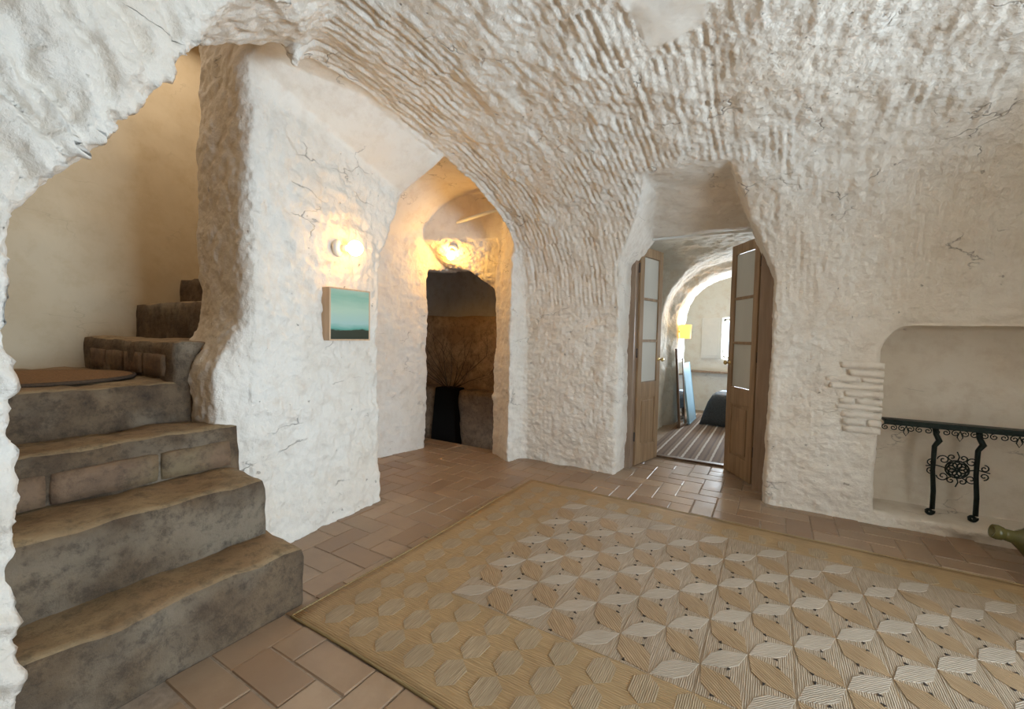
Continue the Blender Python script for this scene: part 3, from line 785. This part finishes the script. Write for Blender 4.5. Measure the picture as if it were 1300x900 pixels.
# ------------------------------------------------------------------ bedroom seen through the door
br = tag(empty('striped_rug', (-0.35, 6.2, 0.001)), 'brown and white striped runner on the bedroom floor', 'rug')
def stripes():
    m, n, l, b = newmat('striped_weave')
    P = N(n, 'ShaderNodeTexCoord').outputs['Object']
    sx = N(n, 'ShaderNodeSeparateXYZ'); l.new(P, sx.inputs[0])
    nz = N(n, 'ShaderNodeTexNoise', Scale=25.0, Detail=3.0); l.new(P, nz.inputs['Vector'])
    t = math_n(n, l, 'FRACT', math_n(n, l, 'MULTIPLY', sx.outputs[0], 7.4))
    tt = math_n(n, l, 'ADD', t, math_n(n, l, 'MULTIPLY', nz.outputs[0], 0.12))
    c = ramp(n, l, tt, [(0.0, (0.17, 0.10, 0.065)), (0.30, (0.22, 0.14, 0.09)), (0.50, (0.10, 0.06, 0.04)), (0.60, (0.26, 0.18, 0.12)), (0.80, (0.20, 0.13, 0.085)), (0.85, (0.66, 0.60, 0.54)), (0.98, (0.62, 0.55, 0.48)), (1.0, (0.15, 0.09, 0.06))])
    wv = N(n, 'ShaderNodeTexWave', Scale=9.0, Distortion=1.0, bands_direction='Y'); l.new(P, wv.inputs['Vector'])
    c = mix(n, l, math_n(n, l, 'MULTIPLY', wv.outputs[0], 0.35), c, (0.10, 0.06, 0.04))
    l.new(c, b.inputs['Base Color']); b.inputs['Roughness'].default_value = 0.85
    bp = N(n, 'ShaderNodeBump', Strength=0.6, Distance=0.004); l.new(wv.outputs[0], bp.inputs['Height']); l.new(bp.outputs[0], b.inputs['Normal'])
    return m
box_obj('woven_field', (0, 0.05, 0.008), (1.60, 2.98, 0.016), stripes(), br, 0.003)
box_obj('brown_hem', (0, -1.475, 0.010), (1.60, 0.07, 0.022), M_DARKWOOD, br, 0.004)

bed = tag(empty('bed', (0.1, 7.25, 0.018)), 'low bed under a dark slate blanket with pale blue sheet', 'bed')
box_obj('mattress', (0.05, 0.05, 0.29), (1.75, 0.86, 0.28), M_SHEET, bed, 0.06)
for lx in (-0.72, 0.72):
    for ly in (-0.30, 0.33): box_obj('leg', (lx, ly, 0.08), (0.05, 0.05, 0.16), M_DARKWOOD, bed)
bm = bmesh.new()
nu, nv = 40, 18; gr = []
prof = [(-0.50, 0.015), (-0.48, 0.12), (-0.455, 0.26), (-0.43, 0.38), (-0.38, 0.435), (-0.28, 0.445), (-0.10, 0.445), (0.08, 0.44), (0.12, 0.44)]
for i in range(nu+1):
    u = i/nu; xx = -0.93+u*1.80; colv = []
    drop = max(0, (-0.80-xx)/0.13)
    for k, (yy, zz) in enumerate(prof):
        wob = 0.018*math.sin(u*34)*(1-zz/0.45)
        colv.append(bm.verts.new((xx-0.05*drop*(1-zz/0.45), yy+wob, zz*(1-0.55*min(1, drop)**2) if drop else zz)))
    gr.append(colv)
for i in range(nu):
    for k in range(len(prof)-1): bm.faces.new((gr[i][k], gr[i+1][k], gr[i+1][k+1], gr[i][k+1]))
bl = link('blanket', bm_mesh(bm, 'blanket', True), M_BLANKET, bed)
so = bl.modifiers.new('thick', 'SOLIDIFY'); so.thickness = 0.012

# leaning blue board and framed mirror on the left of the arch
def leaning(name, label, cat, base, w, h, t, lean, rz, face, frame, fw=0.03):
    root = tag(empty(name, base, rz), label, cat)
    R = Matrix.Rotation(lean, 4, 'X')
    def put(pn, c, s, m):
        bm = bmesh.new(); add_box(bm, c, s, 0.003)
        bmesh.ops.transform(bm, matrix=R, verts=bm.verts); return link(pn, bm_mesh(bm, pn), m, root)
    put('face', (0, 0, h/2), (w-2*fw, t*0.6, h-2*fw), face)
    for sx in (-1, 1): put('frame_side', (sx*(w/2-fw/2), 0, h/2), (fw, t, h), frame)
    put('frame_end', (0, 0, fw/2), (w-2*fw, t, fw), frame); put('frame_end', (0, 0, h-fw/2), (w-2*fw, t, fw), frame)
    return root
leaning('blue_board', 'tall pale blue board in a dark frame leaning by the bedroom arch', 'board', (-1.00, 6.94, 0.024), 0.60, 0.88, 0.03, math.radians(-8), math.radians(90), M_BLUE, M_BLUE, 0.012)
leaning('leaning_mirror', 'narrow dark framed mirror leaning against the bedroom arch behind the board', 'mirror', (-1.06, 6.44, 0.018), 0.28, 1.10, 0.03, math.radians(-4), math.radians(84), M_MIRROR, M_DARKWOOD, 0.035)

# bedroom sconce
sc2 = tag(empty('wall_sconce', (-1.12, 6.80, 1.36)), 'small glowing yellow shade sconce on the bedroom arch', 'lamp')
bm = bmesh.new(); lathe(bm, [(0.075, -0.10), (0.085, 0.10), (0.080, 0.10), (0.070, -0.10), (0.075, -0.10)], 20); link('lamp_shade', bm_mesh(bm, 'lamp_shade', True), M_SHADE, sc2)
box_obj('bracket', (-0.06, 0, 0.0), (0.12, 0.02, 0.03), M_STEEL, sc2)
l = bpy.data.lights.new('sconce_light', 'POINT'); l.energy = 7; l.color = (1, 0.62, 0.25); l.shadow_soft_size = 0.05
lo = bpy.data.objects.new('sconce_light', l); COL.objects.link(lo); lo.location = (0, 0, 0.14); lo.parent = sc2

# bedroom window with shutter, sill rail
win = tag(empty('window_1', (-0.15, 8.30, 0.93)), 'bright bedroom window with an open white shutter', kind='structure')
for c, s in (((-0.585, 0.06, 0.345), (0.04, 0.05, 0.69)), ((0.575, 0.06, 0.345), (0.04, 0.05, 0.69)), ((0, 0.06, 0.02), (1.2, 0.05, 0.04)), ((0, 0.06, 0.67), (1.2, 0.05, 0.04)), ((0.0, 0.06, 0.345), (0.05, 0.045, 0.69))):
    box_obj('window_frame', c, s, M_WHITE, win)
m_glass, n_, l_, b_ = newmat('window_glass')
tb = N(n_, 'ShaderNodeBsdfTransparent'); gb = N(n_, 'ShaderNodeBsdfGlossy', Roughness=0.02); mxs = N(n_, 'ShaderNodeMixShader'); mxs.inputs[0].default_value = 0.06
l_.new(tb.outputs[0], mxs.inputs[1]); l_.new(gb.outputs[0], mxs.inputs[2]); l_.new(mxs.outputs[0], n_['Material Output'].inputs[0])
for cx in (-0.295, 0.295): box_obj('pane', (cx, 0.06, 0.345), (0.54, 0.006, 0.62), m_glass, win, 0)
sh = box_obj('shutter', (-0.775, -0.045, 0.345), (0.32, 0.03, 0.70), M_WHITE, win)
box_obj('shutter_field', (-0.775, -0.064, 0.345), (0.24, 0.012, 0.60), M_WHITE, sh, 0.004)
tr = box_obj('trim_1', (-0.2, 8.22, 0.69), (3.4, 0.10, 0.035), M_JAMB, None, 0.005, 'structure'); tr['label'] = 'thin ledge along the far bedroom wall'

# ------------------------------------------------------------------ painting and bulbs
pt = tag(empty('painting', (-2.445, 1.90, 1.195)), 'small box-framed seascape painting under the bulb on the white wall', 'painting')
def canvas_mat():
    m, n, l, b = newmat('painted_seascape')
    P = N(n, 'ShaderNodeTexCoord').outputs['Object']
    mp = N(n, 'ShaderNodeMapping'); mp.inputs['Scale'].default_value = (1, 2.5, 11); l.new(P, mp.inputs[0])
    nz = N(n, 'ShaderNodeTexNoise', Scale=2.4, Detail=5.0); l.new(mp.outputs[0], nz.inputs['Vector'])
    sx = N(n, 'ShaderNodeSeparateXYZ'); l.new(P, sx.inputs[0])
    t = math_n(n, l, 'ADD', math_n(n, l, 'MULTIPLY', sx.outputs[2], 3.0), math_n(n, l, 'MULTIPLY', math_n(n, l, 'SUBTRACT', nz.outputs[0], 0.5), 0.20))
    c = ramp(n, l, t, [(0.0, (0.02, 0.025, 0.012)), (0.185, (0.035, 0.04, 0.02)), (0.21, (0.10, 0.32, 0.24)), (0.32, (0.36, 0.50, 0.44)), (0.60, (0.42, 0.54, 0.40)), (0.85, (0.24, 0.42, 0.31)), (1.0, (0.38, 0.50, 0.38))])
    l.new(c, b.inputs['Base Color']); b.inputs['Roughness'].default_value = 0.45; return m
pw, phh, pdp = 0.315, 0.335, 0.065
cm = canvas_mat()
box_obj('canvas', (pdp-0.006, 0, phh/2), (0.010, pw-0.012, phh-0.012), cm, pt, 0)
for sgn in (-1, 1):
    box_obj('frame_side', (pdp/2-0.006, sgn*(pw/2-0.003), phh/2), (pdp+0.014, 0.010, phh), M_BOXWOOD, pt, 0.001)
    box_obj('frame_end', (pdp/2-0.006, 0, phh/2+sgn*(phh/2-0.004)), (pdp+0.014, pw-0.01, 0.010), M_BOXWOOD, pt, 0.001)

def bulb_lamp(loc, direction, label, r=0.050, glow=M_BULB):
    root = tag(empty('wall_bulb', loc), label, 'lamp')
    q = Vector(direction).to_track_quat('Z', 'Y').to_matrix().to_4x4()
    def lp(nm, prof, m, seg=24):
        bm = bmesh.new(); lathe(bm, prof, seg, q); return link(nm, bm_mesh(bm, nm, True), m, root)
    lp('base', [(0, -0.02), (0.052, -0.02), (0.055, 0.006), (0.048, 0.016), (0.030, 0.020), (0, 0.021)], M_SOCKET)
    sk = lp('socket', [(0, 0.018), (0.023, 0.018), (0.024, 0.050), (0.020, 0.056), (0, 0.056)], M_SOCKET)
    g = [(0.015, 0.052), (0.018, 0.064)]+[(r*math.sin(a), 0.064+r*0.92-r*math.cos(a)) for a in [0.45+k*(math.pi-0.45)/10 for k in range(10)]]+[(0, 0.064+r*1.92)]
    lp('bulb', g, glow).parent = sk
    return root
bulb_lamp((-2.435, 1.845, 1.79), (0.9, 0.55, 0.02), 'bare glowing globe bulb on a white wall holder above the painting')
bulb_lamp((-2.97, 3.68, 2.17), (0.0, -0.40, -0.85), 'bare glowing globe bulb under the nook lintel', 0.040, M_BULB2)

# white lintel pole in the passage vault
bm = bmesh.new(); tube(bm, [(-2.95, 3.66, 2.42), (-2.55, 3.62, 2.46), (-2.15, 3.58, 2.50)], 0.018, 8)
o = link('trim_2', bm_mesh(bm, 'trim_2', True), M_WHITE, None, 'structure'); o['label'] = 'white painted pole across the passage vault'

# ------------------------------------------------------------------ chamber beyond the nook
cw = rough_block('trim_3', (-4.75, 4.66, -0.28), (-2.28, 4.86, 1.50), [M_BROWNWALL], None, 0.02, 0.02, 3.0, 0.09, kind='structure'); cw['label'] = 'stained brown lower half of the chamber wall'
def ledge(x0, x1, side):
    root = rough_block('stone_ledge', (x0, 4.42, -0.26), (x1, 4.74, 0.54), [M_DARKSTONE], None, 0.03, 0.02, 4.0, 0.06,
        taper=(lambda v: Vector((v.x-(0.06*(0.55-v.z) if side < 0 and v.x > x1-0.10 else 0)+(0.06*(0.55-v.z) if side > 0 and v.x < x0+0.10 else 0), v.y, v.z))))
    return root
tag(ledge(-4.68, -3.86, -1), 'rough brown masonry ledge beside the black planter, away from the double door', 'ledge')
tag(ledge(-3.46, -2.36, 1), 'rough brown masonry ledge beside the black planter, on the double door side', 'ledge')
bm = bmesh.new()
vs = [bm.verts.new(p) for p in ((-0.235, -0.03, -0.24), (0.20, -0.03, -0.24), (0.155, -0.03, 0.55), (-0.155, -0.03, 0.55), (-0.235, 0.20, -0.24), (0.20, 0.20, -0.24), (0.155, 0.20, 0.55), (-0.155, 0.20, 0.55))]
for f in ((0, 1, 2, 3), (4, 7, 6, 5), (0, 4, 5, 1), (1, 5, 6, 2), (2, 6, 7, 3), (3, 7, 4, 0)): bm.faces.new([vs[k] for k in f])
bmesh.ops.bevel(bm, geom=bm.edges[:], offset=0.008, segments=2, affect='EDGES')
pl = link('tapered_infill', bm_mesh(bm, 'tapered_infill'), M_BLACK); pl.location = (-3.64, 4.40, 0)  # black tapered block fills the dark slot between the ledges
tag(pl, 'tall black tapered planter between the masonry ledges', 'infill')
tw = tag(empty('dry_branches', (-3.64, 4.47, 0.556)), 'spray of bare dry twigs rising from the black planter', 'branches')
rb = random.Random(11)
def branch(bm, p, d, L, r, depth):
    pts = [p]; rr = [r]
    n = 5
    for k in range(n):
        d = (d+Vector((rb.uniform(-1, 1), rb.uniform(-0.7, 0.7), rb.uniform(-0.5, 0.6)))*0.22).normalized()
        p = p+d*L/n; p.y = min(p.y, 0.14); pts.append(p.copy()); rr.append(r*(1-0.75*(k+1)/n))
        if depth and k >= 1 and rb.random() < 0.8:
            branch(bm, p.copy(), (d+Vector((rb.uniform(-1, 1), rb.uniform(-0.5, 0.3), rb.uniform(-0.2, 0.6)))*0.9).normalized(), L*0.5, r*0.5, depth-1)
    tube(bm, pts, rr, 5)
for k in range(13):
    bm = bmesh.new(); a = -1.25+2.5*k/12
    branch(bm, Vector((0.10*math.sin(a), rb.uniform(-0.04, 0.05), 0)), Vector((math.sin(a), rb.uniform(-0.3, 0.1), math.cos(a)*0.9+0.15)).normalized(), rb.uniform(0.45, 0.72), 0.007, 2)
    link('twig', bm_mesh(bm, 'twig', True), M_TWIG, tw)

# ------------------------------------------------------------------ niche: cast iron console
ic = tag(empty('iron_console', (1.08, 4.02, 0.085)), 'black cast iron console stand with rosette in the low wall niche', 'console')
ZT = 0.615
box_obj('top_rail', (0.0, 0.0, ZT+0.008), (0.78, 0.11, 0.020), M_IRON, ic, 0.004)
box_obj('rail_lip', (0.0, -0.045, ZT-0.008), (0.78, 0.012, 0.022), M_IRON, ic, 0.003)
def spiral(cx, cz, r, turns, start, sgn, y=0.0, n=18):
    return [(cx+r*(1-0.8*k/n)*math.cos(start+sgn*turns*2*math.pi*k/n), y, cz+r*(1-0.8*k/n)*math.sin(start+sgn*turns*2*math.pi*k/n)) for k in range(n+1)]
def scroll_piece(nm, curves, r=0.0045, seg=5):
    bm = bmesh.new()
    for c in curves: tube(bm, c, r, seg)
    return link(nm, bm_mesh(bm, nm, True), M_IRON, ic)
for base in (0.0,):
    for dx in (-0.105, 0.105):
        bm = bmesh.new(); x = base+dx
        pts = [(x-0.012, -0.02, ZT), (x-0.006, -0.025, ZT-0.06), (x+0.010, -0.03, ZT-0.10), (x-0.012, -0.03, ZT-0.14), (x-0.014, -0.03, ZT-0.30), (x-0.004, -0.03, ZT-0.45), (x-0.004, -0.03, 0.045)]
        tube(bm, pts, [0.017, 0.016, 0.018, 0.0145, 0.0135, 0.0145, 0.0145], 8)
        tube(bm, spiral(x-0.018, 0.026, 0.022, 1.2, 0.3, -1, -0.03), 0.011, 6)
        link('leg', bm_mesh(bm, 'leg', True), M_IRON, ic)
    cz = 0.335; cur = []
    for k in range(8):
        a = k*math.pi/4
        cur.append([(base+0.028*math.cos(a)+0.022*math.cos(t*math.pi/6), -0.03, cz+0.028*math.sin(a)+0.022*math.sin(t*math.pi/6)) for t in range(13)])
    cur.append([(base+0.012*math.cos(t*math.pi/6), -0.035, cz+0.012*math.sin(t*math.pi/6)) for t in range(13)])
    cur.append([(base+0.058*math.cos(t*math.pi/10), -0.03, cz+0.058*math.sin(t*math.pi/10)) for t in range(21)])
    scroll_piece('rosette', cur, 0.005)
    cur = []
    for sx in (-1, 1):
        for sz in (-1, 1):
            cur.append(spiral(base+sx*0.068, cz+sz*0.055, 0.032, 1.3, math.pi/2*(1-sx), sx*sz, -0.03))
            cur.append(spiral(base+sx*0.028, cz+sz*0.078, 0.022, 1.1, -sz*math.pi/2, sx*sz, -0.03))
            cur.append(spiral(base+sx*0.128, cz+sz*0.026, 0.024, 1.2, math.pi/2*sz, -sx*sz, -0.03))
        cur.append([(base+sx*0.05, -0.03, cz), (base+sx*0.10, -0.03, cz+0.012), (base+sx*0.155, -0.03, cz)])
        cur.append([(base, -0.03, cz+sx*0.055), (base+0.008, -0.03, cz+sx*0.085), (base-0.004, -0.03, cz+sx*0.118)])
    scroll_piece('rosette_scrolls', cur, 0.004)
for k in range(9):
    x = -0.36+k*0.09; cur = []
    for sx in (-1, 1): cur.append(spiral(x+sx*0.022, ZT-0.038, 0.021, 1.3, math.pi/2, -sx, -0.045))
    if k % 3 == 1: cur.append([(x, -0.045, ZT-0.02), (x-0.014, -0.045, ZT-0.062), (x, -0.045, ZT-0.088), (x+0.014, -0.045, ZT-0.062), (x, -0.045, ZT-0.02)])
    scroll_piece('frieze_scroll', cur, 0.0035)
# whitewashed bricks showing at the niche edge
wb = cave['wall_back']
rnd = random.Random(5)
zb = 0.62
for k in range(10):
    hgt = rnd.uniform(0.040, 0.055); x0 = 0.36+rnd.uniform(-0.03, 0.12); x1 = 0.655
    split_x = x0+(x1-x0)*rnd.uniform(0.35, 0.65) if k % 3 == 1 else None
    for (a, b2) in ([(x0, split_x-0.004), (split_x+0.004, x1)] if split_x else [(x0, x1)]):
        o = rough_block('brick', (a, 3.828+rnd.uniform(-.006, .006), zb), (b2, 3.95, zb+hgt-0.007), [M_WALL], wb, 0.008, 0.005, 12.0, 0.03)
        at = o.data.attributes.new('rough', 'FLOAT', 'POINT'); at.data.foreach_set('value', [0.6]*len(o.data.vertices))
    zb += hgt

# ------------------------------------------------------------------ jug lying by the wall
jg = tag(empty('glazed_jug', (1.40, 3.42, 0.165)), 'olive green glazed jug lying on the floor below the niche', 'jug')
ax = Vector((-1.0, -0.08, 0.20)).normalized()
A = axis_mat((0, 0, 0), ax)
bm = bmesh.new()
lathe(bm, [(0, -0.30), (0.07, -0.30), (0.10, -0.28), (0.145, -0.16), (0.163, -0.03), (0.150, 0.08), (0.110, 0.16), (0.060, 0.215), (0.034, 0.25), (0.030, 0.30)], 32, A)
jb = link('body', bm_mesh(bm, 'body', True), M_GLAZE, jg)
bm = bmesh.new(); lathe(bm, [(0.030, 0.285), (0.036, 0.295), (0.040, 0.315), (0.036, 0.335), (0.026, 0.335), (0.022, 0.30), (0.0, 0.28)], 24, A)
link('rim', bm_mesh(bm, 'rim', True), M_GLAZE, jb)
